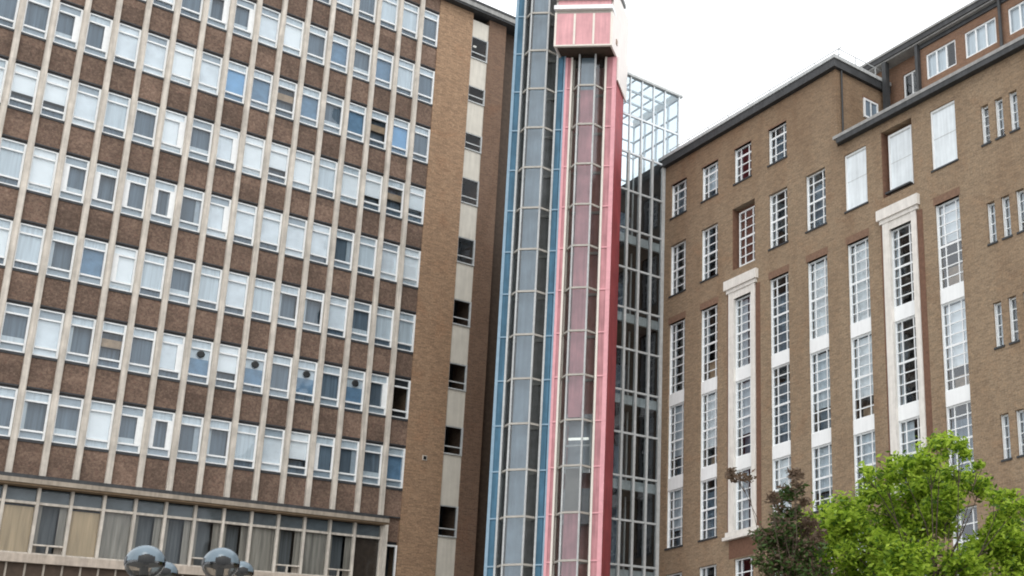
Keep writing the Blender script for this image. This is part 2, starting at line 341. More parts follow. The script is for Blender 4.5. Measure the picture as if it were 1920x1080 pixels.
bl = {
 'D': fill([top, low, (HW[0], HW[1], .31, 1.56, 2, .14)], [M['gpale'], M['sill'], M['gcurt']]),
 'B': fill([top, low, (HW[0], HW[1], .31, 1.56, 2, .12)], [M['gpale'], M['sill'], M['gblue']]),
 'S': fill([top, low, (HW[0], HW[1], .31, 1.56, 2, .07)], [M['gpale'], M['gblue'], M['gsky']]),
 'W': fill([(HW[0], HW[1], .2, WH-.03, 0, .07), (HW[0], HW[1], .03, .2, 1, .075)], [M['gblind'], M['gpale']]),
 'L': fill([top, (HW[0], HW[1], .03, .31, 1, .07), (HW[0], HW[1], .31, 1.56, 0, .07)], [M['gpale'], M['gcurt']]),
 'H': fill([(HW[0], HW[1], .72, WH-.03, 0, .07), (HW[0], HW[1], .31, .72, 1, .35), low], [M['gblind'], M['gcurt']]),
 'T': fill([top, low, (HW[0], HW[1], .9, 1.25, 2, .12), (HW[0], HW[1], .31, .9, 1, .35), (HW[0], HW[1], 1.25, 1.56, 1, .35)], [M['gpale'], M['gcurt'], M['tan']]),
 'V': fill([(HW[0], HW[1], 1.1, WH-.03, 0, .07), low, (HW[0], HW[1], .31, 1.1, 2, .07)], [M['gpale'], M['gcurt'], M['gblue']]),
 'K': fill([top2, low], [M['tan'], M['dark']]),
}
blW = [bl['W'], fill([(HW[0], HW[1], .42, WH-.03, 0, .07), (HW[0], HW[1], .03, .42, 1, .10)], [M['gblind2'], M['gcurt']]),
 fill([(HW[0], HW[1], .31, 1.56, 0, .07), top2, low], [M['gblind'], M['gpale']]), fill([(HW[0], HW[1], .05, 1.5, 0, .07), (HW[0], HW[1], 1.5, WH-.03, 1, .075)], [M['gblind2'], M['sill']])]
blD = [bl['D'], fill([top, low, (HW[0], HW[1], .31, 1.56, 2, .30), (HW[0], HW[0]+.16, .31, 1.56, 0, .12)], [M['gpale'], M['sill'], M['gcurt']]),
 fill([top, low, (HW[0], HW[1], .31, 1.56, 2, .14), (HW[1]-.22, HW[1], .31, 1.56, 1, .10)], [M['gpale'], M['sill'], M['gdeep']]),
 fill([top2, low, (HW[0], HW[1], .31, .62, 3, .11), (HW[0], HW[1], .62, 1.56, 2, .16)], [M['gpale'], M['sill'], M['gcurt'], M['gpale']])]
rv = random.Random(21)
ve = MB(); ve.lathe([(.0, 0), (.15, 0), (.16, .03), (.12, .05), (.0, .05)], 20); ve.sm = False
vme = ve.mesh('extractor_vent', M['black'])
ST = {2: 'DLLBLBLDWWDDWDWDDWDW', 1: 'DLBDBDWWDDDWDWDDWDDW', 0: 'DSTBDBTBSWWWWDDDBWDD', -1: 'HTHWLWHWWDWDLWHHWDWW',
      -2: 'WWLDWWWWWDDDDDWLDWLD', -3: 'LLDWDDLWLDLWBDLWDWDL', -4: 'KDVDVDVHVWDTDWDDDLWW', -5: 'BDDDHWLDDDDWDDDDLWDD'}
FR = {(-5, 9): 'b', (-5, 10): 'r', (-5, 3): 'l', (-2, 13): 'l', (-2, 12): 'l', (-2, 11): 'l', (-2, 10): 'b', (0, 15): 'n', (0, 14): 'r', (0, 13): 'r', (1, 8): 'r', (1, 9): 'r', (1, 10): 'r', (-3, 11): 'l', (-1, 8): 'r', (2, 3): 'l', (-4, 9): 'r', (-2, 8): 'r', (-1, 10): 'r', (-4, 1): 'r'}
def px(p):
    d = Vector(p)-Vector((0, 0, 1.6)); ww = d.dot(AF); return PX+FPX*d.dot(AR)/ww, PY-FPX*d.dot(AU)/ww
cells = []
for r in range(-5, 3):
    for b in range(20):
        x = mxp(b)+.105; z = SILL0+r*FH
        u0, v1 = px((x, YL, z)); u1, v0 = px((x+W, YL, z+WH))
        vis = max(0, min(u1, 1920)-max(u0, 0))*max(0, min(v1, 1080)-max(v0, 0))
        cells.append((vis, r, b))
cells.sort(reverse=True)
top_cells = cells[:100]; rest = cells[100:]
for vis, r, b in top_cells:
    s = ST[r][b]; x = mxp(b)+.105; z = SILL0+r*FH
    if b == 0 and r == -4: fr = fm['n']
    else: fr = fm[FR.get((r, b), 'n')]
    o = inst('window', fr, ob, (x, YL+.06, z))
    inst('pane', gm, o); inst('blind', rv.choice(blW) if s == 'W' else rv.choice(blD) if s == 'D' else bl[s], o)
    if s == 'V':
        v = inst('extractor_vent', vme, o, (W/2+.02, -.0, 1.30)); v.rotation_euler = (math.radians(90), 0, 0)
rw = MB(); mats = [M['white'], M['glass'], M['gpale'], M['gcurt'], M['gblind']]
for vis, r, b in rest:
    x = mxp(b)+.105; z = SILL0+r*FH; f = frame()
    n = len(rw.v); rw.v += [(p[0]+x, p[1]+YL+.06, p[2]+z) for p in f.v]; rw.f += [tuple(n+i for i in q) for q in f.f]; rw.m += f.m
    n = len(rw.v); rw.v += [(p[0]+x, p[1]+YL+.06, p[2]+z) for p in gl_.v]; rw.f.append((n, n+1, n+2, n+3)); rw.m.append(1)
    s = ST[r][b]
    rw.box(x+.04, x+W-.04, YL+.13, YL+.14, z+.31, z+1.56, {'W': 4, 'H': 4, 'L': 2}.get(s, 3)); rw.box(x+.04, x+W-.04, YL+.13, YL+.14, z+1.56, z+WH-.03, 2); rw.box(x+.04, x+W-.04, YL+.13, YL+.14, z+.03, z+.31, 3)
tag(rw.build('window_row', mats, ob), kind='stuff')
# end jamb of every window row
for r in range(-5, 3):
    MB().box(25.085, 25.16, YL+.0, YL+.2, SILL0+r*FH, SILL0+r*FH+WH).build('end_jamb', M['white'], ob)
# stair-window strip
SW = [(40.74, 39.45), (37.74, 36.82), (34.94, 34.0), (32.31, 30.9), (28.95, 27.55), (25.51, 24.18), (22.11, 20.78), (18.84, 17.45), (14.86, 13.37), (11.2, 9.8), (7.6, 6.2)]
zs = 41.75
for zt, zb in SW:
    MB().box(27.02, 27.96, YL+.0, YL+.15, zt, zs).build('infill_panel', M['crpan'], ob); zs = zb
    f = MB(); f.box(27.90, 27.96, YL-.04, YL+.12, zb, zt).box(27.02, 27.06, YL+.0, YL+.12, zb, zt).box(27.06, 27.90, YL+.01, YL+.12, zt-.05, zt).box(27.02, 27.96, YL-.06, YL+.12, zb-.06, zb)
    f.box(27.06, 27.90, YL+.03, YL+.08, zb+.33, zb+.39)
    o = f.build('stair_window', M['steelw'], ob)
    pq_ = MB(); pq_.quad((27.06, YL+.06, zb), (27.90, YL+.06, zb), (27.90, YL+.06, zt-.05), (27.06, YL+.06, zt-.05)); pq_.build('pane', M['dglass'], o)
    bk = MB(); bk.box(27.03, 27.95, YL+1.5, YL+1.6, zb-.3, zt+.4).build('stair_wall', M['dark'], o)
    if zt > 15 : 
        xx = 27.2 if zt < 38 else 27.6
        MB().box(xx, xx+.16, YL+.9, YL+1.0, zt+.02, zt+.07).build('ceiling_light', M['light'], o)
MB().box(27.02, 27.96, YL, YL+.15, 0, zs).build('infill_panel', M['crpan'], ob)
vb = MB(); vb.box(25.98, 26.2, YL-.08, YL-.05, 16.9, 17.14, 1).box(26.02, 26.16, YL-.10, YL-.08, 16.94, 17.1, 0); vb.build('wall_vent', [M['black'], M['cream']], ob)
# roof
rb = MB(); rb.box(XW, 31.2, YL-.45, YL+12.3, 42.1, 42.22, 1); rb.box(XW, 31.2, YL-.5, YL+12.4, 42.22, 42.50, 0); rb.box(XW, 31.24, YL-.54, YL+12.44, 42.50, 42.62, 1)
rb.build('roof', [M['coping'], M['lead']], ob)
# podium storey
cs = MB(); cs.box(XW, 24.46, YL-.42, YL-.0, 13.52, 13.60, 0).box(XW, 24.46, YL-.48, YL-.0, 13.60, 13.78, 1).box(XW, 24.44, YL-.44, YL, 13.78, 13.93, 2)
cs.build('canopy_slab', [M['ochre'], M['buff'], M['lead']], ob)
MB().box(24.32, 24.46, YL-.42, YL+.2, 0, 13.51).build('podium_end_fin', M['cream'], ob)
MB().box(24.2, 25.16, YL+.1, YL+.4, 0, 11.2).box(24.46, 25.16, YL+.1, YL+.4, 12.85, 13.95).box(24.46, 24.52, YL+.1, YL+.4, 11.2, 12.85).build('recessed_wall', M['agg'], ob)
f = MB(); f.box(24.52, 24.58, YL+.08, YL+.2, 11.2, 12.7).box(25.08, 25.16, YL+.08, YL+.2, 11.2, 12.7).box(24.58, 25.08, YL+.08, YL+.2, 12.62, 12.7).box(24.52, 25.16, YL+.02, YL+.2, 11.12, 11.2)
o = f.build('side_window', M['white'], ob); q = MB(); q.quad((24.58, YL+.15, 11.2), (25.08, YL+.15, 11.2), (25.08, YL+.15, 12.62), (24.58, YL+.15, 12.62)); q.build('pane', M['dglass'], o)
MB().box(24.5, 25.16, YL+.2, YL+.3, 12.7, 12.85).build('window_head', M['slate'], ob)
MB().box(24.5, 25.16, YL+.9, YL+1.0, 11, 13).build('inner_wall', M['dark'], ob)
for b in range(0, 15):
    x0 = mxp(b)-1.10+.05; x1 = mxp(b)-.05+.05
    if b == 0: x1 = 24.32
    xa, xb = mxp(b+1)-.0, (mxp(b) if b else 24.32)
    f = MB(); t = .05
    f.box(xa-t, xa+t, YL-.12, YL+.12, 10.95, 13.52)
    f.box(xa+t, xb-t, YL-.05, YL+.08, 12.88, 12.98); f.box(xa+t, xb-t, YL-.05, YL+.08, 10.95, 11.02)
    if b == 0: f.box(xb-t, xb, YL-.1, YL+.1, 10.95, 13.52)
    vent = b in (1, 3, 6, 8, 11, 13)
    if vent: f.box(xa+t, xb-t, YL-.06, YL+.06, 11.30, 11.36).box((xa+xb)/2-.03, (xa+xb)/2+.03, YL-.06, YL+.06, 11.02, 11.30)
    o = f.build('podium_window', M['cream'], ob)
    q = MB(); q.quad((xa+t, YL+.03, 11.02 if not vent else 11.36), (xb-t, YL+.03, 11.02 if not vent else 11.36), (xb-t, YL+.03, 13.52), (xa+t, YL+.03, 13.52)); q.build('pane', M['dglass'], o)
    cu = MB()
    if b == 0: cu.box(xa, xb, YL+.15, YL+.17, 11.0, 13.4, 0); cm = [M['brownb']]
    elif b in (10, 12): cu.box(xa+.05, xb-.05, YL+.12, YL+.14, 11.02, 12.8, 0); cm = [M['tanc']]
    elif b in (2, 4, 9): cu.box(xa+.05, xb-.05, YL+.14, YL+.16, 11.02, 12.9, 0); cm = [M['greyc']]
    else: cu.box(xa+.05, xa+.22, YL+.14, YL+.16, 11.02, 12.9, 0).box(xb-.3, xb-.05, YL+.14, YL+.16, 11.02, 12.9, 0).box(xa+.22, xb-.3, YL+.45, YL+.47, 11.02, 12.9, 1); cm = [M['greyc'], M['gdark']]
    cu.build('curtain', cm, o); MB().box(xa+.05, xb-.05, YL+.11, YL+.12, 12.98, 13.5).build('added_clerestory_backing', M['gdim'], o)  # added backing behind the upper lights, lifts the dark band under the slab
MB().box(XW, 24.32, YL-.14, YL+.2, 10.62, 10.95).build('sill_band', M['sandb'], ob)
lc = MB(); lc.box(XW, 24.32, YL+.02, YL+.3, 0, 10.62, 0)
for i in range(40): lc.box(.7+i*.6, .76+i*.6, YL-.03, YL+.02, 0, 10.62, 1)
lc.build('lower_cladding', [M['brownb'], M['greyc']], ob)
MB().box(XW, XW+.3, YL+.3, YL+4, 0, 42.05).build('end_wall', M['pier'], ob)

# ================================================================== brick hospital wing (right)
XR = 31.682; EW = 2.388; WW = 1.216; YA = 44.753
bh = thing('brick_wing', 'older tan brick hospital wing with tall steel windows, white spandrels and stone surrounds', 'brick building', (0, 0, 0))
def yc(k): return YA-k*EW   # left (far) edge of column k; window spans y from yc-WW to yc
holes = []
wins = []   # y_far, width, z0, z1, style
for k in range(8):
    inner = (.0)
    if k in (2, 6):
        ztop = 21.62
    else: ztop = 21.80
    holes.append((yc(k)-WW, yc(k), 11.35, ztop))
    wins += [(k, yc(k), WW, 18.41, ztop, 'tall'), (k, yc(k), WW, 14.50, 17.85, 'tall'), (k, yc(k), WW, 11.35, 13.94, 'low')]
    holes.append((yc(k)-WW, yc(k), 7.9, 10.2)); wins.append((k, yc(k), WW, 7.9, 10.2, 'base'))
for k in range(4):
    holes.append((yc(k)-WW, yc(k), 27.14, 28.86)); wins.append((k, yc(k), WW, 27.14, 28.86, 'small'))
for k in (0, 1, 3, 4):
    holes.append((yc(k)-WW, yc(k), 23.18, 25.72)); wins.append((k, yc(k), WW, 23.18, 25.72, 'mid'))
holes.append((38.54, 40.10, 23.0, 25.95)); wins.append((2, 39.92, 1.22, 23.18, 25.78, 'rec'))
for k in (5, 7): holes.append((yc(k)-WW-.04, yc(k)+.02, 23.24, 25.75)); wins.append((k, yc(k)+.02, WW+.06, 23.24, 25.75, 'blank'))
holes.append((29.02, 30.70, 23.05, 25.92)); wins.append((6, 30.50, 1.26, 23.24, 25.78, 'blank'))
for y in (25.55, 24.88, 24.21, 18.5, 17.83, 17.16):
    for z0, z1 in ((23.32, 24.88), (19.40, 20.98), (15.50, 17.15), (11.50, 13.08), (8.0, 9.4)):
        holes.append((y-.37, y, z0, z1)); wins.append((9, y, .37, z0, z1, 'slit'))
D_ = .34
def wall_holes(m, X, y0, y1, z0, z1, hs, d, mi=0):
    ys = sorted({y0, y1}|{h[0] for h in hs}|{h[1] for h in hs}); zz = sorted({z0, z1}|{h[2] for h in hs}|{h[3] for h in hs})
    ys = [y for y in ys if y0 <= y <= y1]; zz = [z for z in zz if z0 <= z <= z1]
    for i in range(len(ys)-1):
        j = 0
        while j < len(zz)-1:
            def solid(j): 
                cy, cz = (ys[i]+ys[i+1])/2, (zz[j]+zz[j+1])/2
                return not any(h[0] < cy < h[1] and h[2] < cz < h[3] for h in hs)
            if not solid(j): j += 1; continue
            k = j
            while k < len(zz)-1 and solid(k): k += 1
            m.quad((X, ys[i+1], zz[j]), (X, ys[i], zz[j]), (X, ys[i], zz[k]), (X, ys[i+1], zz[k]), mi); j = k
    for a, b, c, e in hs:
        if b > y1+1e-6 or a < y0-1e-6: continue
        m.quad((X, a, c), (X+d, a, c), (X+d, a, e), (X, a, e), mi); m.quad((X, b, c), (X, b, e), (X+d, b, e), (X+d, b, c), mi)
        m.quad((X, a, c), (X, b, c), (X+d, b, c), (X+d, a, c), mi); m.quad((X, a, e), (X+d, a, e), (X+d, b, e), (X, b, e), mi)
YS = 8.0
wl = MB()
wall_holes(wl, XR, YS, 33.2, 0, 26.3, holes, D_); wall_holes(wl, XR, 33.2, 45.3, 0, 29.95, [h for h in holes if h[0] > 33.0], D_)
for q_ in ():
    pass
# side wall of the taller part, its back, ends
wl.quad((XR, 33.2, 26.3), (40, 33.2, 26.3), (40, 33.2, 29.95), (XR, 33.2, 29.95))
wl.quad((XR, YS, 0), (44, YS, 0), (44, YS, 26.3), (XR, YS, 26.3))
wl.quad((44, YS, 0), (44, 56, 0), (44, 56, 29.9), (44, YS, 29.9))
wl.box(XR, 43.9, 45.32, 56, 0, 29.95)
wl.build('wall', M['stock'], bh)
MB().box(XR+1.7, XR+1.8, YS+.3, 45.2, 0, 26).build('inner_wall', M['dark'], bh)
fs = MB()
for z in (10.5, 14.15, 18.06, 22.2, 26.05): fs.box(XR+.3, XR+1.7, YS+.3, 45.2, z, z+.15)
fs.build('floor_slab', M['room'], bh)
# windows of the wing
def steel(y, wd, z0, z1, cols, rows, bw=.05, x=XR+.16, transom=(), lin=True):
    f = MB(); a = y-wd
    if lin: f.box(XR+.07, x-.03, y-.03, y-.002, z0, z1).box(XR+.07, x-.03, a+.002, a+.03, z0, z1)
    f.box(x-.03, x+.05, a, a+.06, z0, z1).box(x-.03, x+.05, y-.06, y, z0, z1).box(x-.03, x+.05, a+.06, y-.06, z0, z0+.06).box(x-.03, x+.05, a+.06, y-.06, z1-.06, z1)
    for c in cols: yy = y-wd*c; f.box(x-.02, x+.03, yy-bw/2, yy+bw/2, z0+.06, z1-.06)
    for i in range(1, rows):
        zz = z0+(z1-z0)*i/rows; b2 = bw*(1.7 if i in transom else .85)
        f.box(x-.022, x+.028, a+.06, y-.06, zz-b2/2, zz+b2/2)
    return f
rnd = random.Random(12)
BL = {(0, 1): 'K', (1, 1): 'T', (2, 1): 'C', (3, 1): 'G', (4, 1): 'W', (5, 1): 'W', (6, 1): 'K', (7, 1): 'H',
      (0, 2): 'P', (1, 2): 'W2', (2, 2): 'P', (3, 2): 'G', (4, 2): 'P', (5, 2): 'W2', (6, 2): 'K', (7, 2): 'W2',
      (0, 3): 'P', (1, 3): 'G', (2, 3): 'C', (3, 3): 'W', (4, 3): 'P', (5, 3): 'P', (6, 3): 'C', (7, 3): 'G'}
FULLW = {}
for k, y, wd, z0, z1, st in wins:
    x = XR+.16
    if st in ('tall', 'low'):
        tier = 1 if z0 > 18 else 2 if z0 > 14 else 3
        rows = 8 if tier < 3 else 6
        f = steel(y, wd, z0, z1, (.27, .76), rows, transom=(rows//2,))
    elif st == 'small': f = steel(y, wd, z0, z1, (.28, .74), 4, transom=(3,))
    elif st == 'mid': f = steel(y, wd, z0, z1, (.28, .76), 6, transom=(3,))
    elif st == 'rec':
        x = XR+.28; f = steel(y, wd, z0, z1, (.34, .78), 6, transom=(3,), x=x, lin=False)
    elif st == 'base': f = steel(y, wd, z0, z1, (.27, .76), 4)
    elif st == 'slit': f = steel(y, wd, z0, z1, (), 4, .035, x=XR+.18); x = XR+.18
    elif st == 'blank':
        x = XR+(.10 if k != 6 else .25); f = MB(); a = y-wd
        f.box(x-.04, x+.05, a, a+.05, z0, z1).box(x-.04, x+.05, y-.08, y, z0, z1).box(x-.04, x+.05, a+.05, y-.08, z0, z0+.06).box(x-.04, x+.05, a+.05, y-.08, z1-.08, z1)
    o = f.build('window' if st != 'slit' else 'slit_window', M['white'], bh)
    q = MB(); q.quad((x, y-.03, z0+.03), (x, y-wd+.03, z0+.03), (x, y-wd+.03, z1-.03), (x, y-.03, z1-.03))
    if st == 'blank':
        q = MB(); q.box(x-.005, x+.02, y-wd+.05, y-.08, z0+.06, z1-.08); pn = q.build('blank_panel', M['boardw'], o); MB().box(x-.012, x-.005, y-wd+.05, y-.08, z0+1.28, z0+1.30).box(x-.02, x-.005, y-wd+.05, y-.08, z1-.13, z1-.08).build('batten_shadow_strip', M['steelw'], pn)  # mid batten, plus a grey strip painting the shadow under the panel head
    else:
        q.build('pane', M['wglass'], o)
        if st in ('tall', 'low'): s = BL[(k, tier)]
        elif st == 'slit': s = rnd.choice('PKKC')
        elif st == 'small': s = 'GPKG'[k]
        elif st == 'mid' or st == 'rec': s = {0: 'K', 1: 'K', 2: 'K', 3: 'K', 4: 'G'}[k]
        else: s = 'K'
        c = MB(); h = z1-z0; ya, yb = y-wd+.03, y-.03; xx = x+.14
        def cb(za, zb, mi, ya=ya, yb=yb, dx=0): c.box(xx+dx, xx+dx+.015, ya, yb, z0+h*za, z0+h*zb, mi)
        if s == 'W': cb(.02, .98, 0, ya+.25, yb)
        elif s == 'W2': cb(.28, .98, 0); cb(.02, .2, 2, dx=.3)
        elif s == 'H': cb(.55, .98, 0); cb(.02, .28, 2, dx=.2)
        elif s == 'C': cb(.05, .98, 1, ya+.6, yb); cb(.05, .3, 2, ya, ya+.5, .3)
        elif s == 'G': cb(.03, .8, 3)
        elif s == 'P': cb(.3, .98, 1); cb(.02, .3, 3, dx=.25)
        elif s == 'T': cb(.02, .28, 2); cb(.02, .95, 1, yb-.25, yb)
        elif s == 'K': cb(.02, .98, 1, yb-.22, yb)
        c.build('blind', [M['gblind'], M['gpale'], M['tan'], M['gcurt']], o)
    if st in ('small', 'mid', 'blank', 'slit', 'base') or (st == 'low' and k not in (2, 6)):
        MB().box(XR-.04, XR+.12, y-wd-.05, y+.05, z0-.07, z0).build('sill', M['slate'], o)
# white spandrels, lintels
for k in range(8):
    for z0, z1 in ((17.85, 18.41), (13.94, 14.50)):
        MB().box(XR+.06, XR+.3, yc(k)-WW, yc(k), z0, z1).build('white_spandrel', M['whpan'], bh)
    if k not in (2, 6): MB().box(XR-.006, XR+.2, yc(k)-WW-.06, yc(k)+.06, 21.8, 22.12).build('brick_lintel', M['lint'], bh)
for k in range(4): MB().box(XR-.005, XR+.2, yc(k)-WW-.02, yc(k)+.02, 28.86, 28.92).build('brick_lintel', M['lint'], bh)
# recess linings
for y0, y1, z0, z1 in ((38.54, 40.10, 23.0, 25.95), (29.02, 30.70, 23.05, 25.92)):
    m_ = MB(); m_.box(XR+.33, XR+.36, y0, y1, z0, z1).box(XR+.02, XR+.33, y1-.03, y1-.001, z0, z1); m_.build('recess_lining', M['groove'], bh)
# stone surrounds
for k in (2, 6):
    yl, yr = yc(k), yc(k)-WW
    s = MB()
    s.box(XR-.06, XR+.2, yl-.02, yl+.33, 11.35, 21.95).box(XR-.06, XR+.2, yr-.24, yr+.02, 11.35, 21.95)
    s.box(XR-.04, XR+.16, yr+.02, yl-.02, 21.62, 21.95)
    s.box(XR-.09, XR+.2, yr-.36, yl+.46, 21.95, 22.12).box(XR-.16, XR+.2, yr-.44, yl+.56, 22.12, 22.55)
    s.box(XR-.12, XR+.2, yr-.36, yl+.46, 11.15, 11.35).box(XR-.20, XR-.0, yr-.46, yl+.56, 11.02, 11.15)
    s.build('stone_surround', M['stone'], bh)
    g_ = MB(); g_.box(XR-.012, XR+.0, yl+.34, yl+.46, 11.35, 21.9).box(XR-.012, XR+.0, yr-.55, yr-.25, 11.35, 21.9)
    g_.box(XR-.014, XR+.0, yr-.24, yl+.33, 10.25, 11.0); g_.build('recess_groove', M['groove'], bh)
# roofs
r1_ = MB(); r1_.box(XR-.2, 44, 33.05, 45.5, 29.97, 30.34, 0).box(XR-.24, 44.04, 33.0, 45.52, 30.34, 30.5, 1); r1_.box(XR, 44, 45.5, 56, 29.96, 30.45, 0); r1_.build('roof', [M['lead'], M['steelw']], bh)
r2_ = MB(); r2_.box(XR-.26, 44, YS-.3, 33.0, 26.3, 26.52, 0).box(XR-.28, 44, YS-.3, 33.19, 26.52, 26.66, 1); r2_.build('roof_slab', [M['lead'], M['coping']], bh)
rl = MB()
for y in [33.3+i*1.5 for i in range(9)]: rl.box(XR+.3, XR+.33, y, y+.03, 30.5, 31.1)
rl.box(XR+.3, XR+.33, 33.1, 45.4, 31.1, 31.13).box(XR+.3, XR+.33, 33.1, 45.4, 30.8, 30.82)
for x in [XR+1.3+i*1.2 for i in range(4)]: rl.box(x, x+.03, 33.3, 33.33, 30.5, 31.1)
rl.box(XR+.33, 36.5, 33.3, 33.33, 31.1, 31.13)
rl.build('roof_railing', M['steelw'], bh)
# set-back top storey
XS = 34.5
ss = MB()
hs = []
SWN = [(30.60, 28.93), (28.42, 26.75), (26.10, 24.43), (23.8, 22.13), (21.5, 19.83)]
for a, b in SWN: hs.append((b, a, 29.42, 30.62))
wall_holes(ss, XS, YS, 31.0, 26.66, 31.2, hs, .2)
wall_holes(ss, XS+.35, 31.0, 33.2, 26.66, 31.2, [(31.3, 32.3, 29.4, 30.55)], .2)
ss.quad((XS, 31.0, 26.66), (XS+.35, 31.0, 26.66), (XS+.35, 31.0, 31.2), (XS, 31.0, 31.2)); ss.box(XS+.2, 43.5, 33.25, 34.2, 30.6, 31.2)
ss.build('attic_wall', M['redb'], bh)
MB().box(XS+1.4, XS+1.5, YS, 33.2, 26.7, 31.4).build('inner_wall', M['room'], bh)
for i, (a, b) in enumerate(SWN):
    f = MB(); x = XS+.08; z0, z1 = 29.42, 30.62; f.box(x-.04, x+.05, a-.07, a, z0, z1).box(x-.04, x+.05, b, b+.07, z0, z1).box(x-.04, x+.05, b+.07, a-.07, z0, z0+.08).box(x-.04, x+.05, b+.07, a-.07, z1-.07, z1)
    for c in (.34, .67): yy = a-(a-b)*c; f.box(x-.03, x+.04, yy-.04, yy+.04, z0+.08, z1-.07)
    o = f.build('attic_window', M['white'], bh); q = MB(); q.quad((x, a-.05, z0), (x, b+.05, z0), (x, b+.05, z1), (x, a-.05, z1)); q.build('pane', M['glass'], o)
    c = MB(); c.box(x+.1, x+.12, b+(a-b)*(.36 if i % 2 == 0 else .1), a, z0, z1); c.build('blind', M['gpale'], o)
f = MB(); x = XS+.45; f.box(x-.04, x+.05, 32.22, 32.3, 29.4, 30.55).box(x-.04, x+.05, 31.3, 31.38, 29.4, 30.55).box(x-.04, x+.05, 31.38, 32.22, 29.4, 29.48).box(x-.04, x+.05, 31.38, 32.22, 30.47, 30.55).box(x-.03, x+.04, 31.76, 31.84, 29.48, 30.47)
o = f.build('attic_window', M['white'], bh); q = MB(); q.quad((x, 32.25, 29.42), (x, 31.35, 29.42), (x, 31.35, 30.5), (x, 32.25, 30.5)); q.build('pane', M['glass'], o)
ar = MB(); ar.box(XS-.22, 44, YS-.3, 34.1, 31.2, 31.27, 1).box(XS-.28, 44, YS-.3, 34.2, 31.27, 31.5, 0).box(XS-.32, 44.04, YS-.34, 34.25, 31.5, 31.6, 1); ar.box(XS-.06, XS-.0, YS, 31.0, 31.0, 31.19, 0); ar.build('attic_roof', [M['lead'], M['coping']], bh)
MB().box(XS-.2, XS-.02, 30.9, 31.06, 26.67, 31.19).build('grey_duct', M['lead'], bh)
MB().tube([(XS-.12, 26.43, 26.7), (XS-.12, 26.43, 31.19)], .07).build('downpipe', M['lead'], bh)
MB().box(34.25, 34.48, 32.75, 32.98, 26.67, 31.19).build('corner_duct', M['lead'], bh)
pp = MB(); pp.tube([(XR+.9, 32.4, 26.9), (34.2, 32.4, 26.95), (34.3, 31.9, 27.2)], .05); pp.tube([(XS-.35, 31.2, 27.2), (XS-.35, 33.0, 27.3)], .04).build('roof_pipe', M['lead'], bh)
# window in the side wall of the taller part
f = MB(); f.box(33.25, 34.1, 33.13, 33.2, 28.3, 28.38).box(33.25, 34.1, 33.13, 33.2, 29.12, 29.2).box(33.25, 33.33, 33.13, 33.2, 28.38, 29.12).box(34.02, 34.1, 33.13, 33.2, 28.38, 29.12).box(33.64, 33.7, 33.14, 33.2, 28.38, 29.12)
o = f.build('side_window', M['white'], bh); MB().box(33.33, 34.02, 33.17, 33.19, 28.38, 29.12).build('pane', M['gcurt'], o)
MB().box(33.2, 34.15, 33.16, 33.2, 29.2, 29.3).build('brick_lintel', M['lint'], bh)
MB().tube([(31.95, 33.12, 26.7), (31.95, 33.12, 29.95)], .04).build('downpipe', M['lead'], bh)

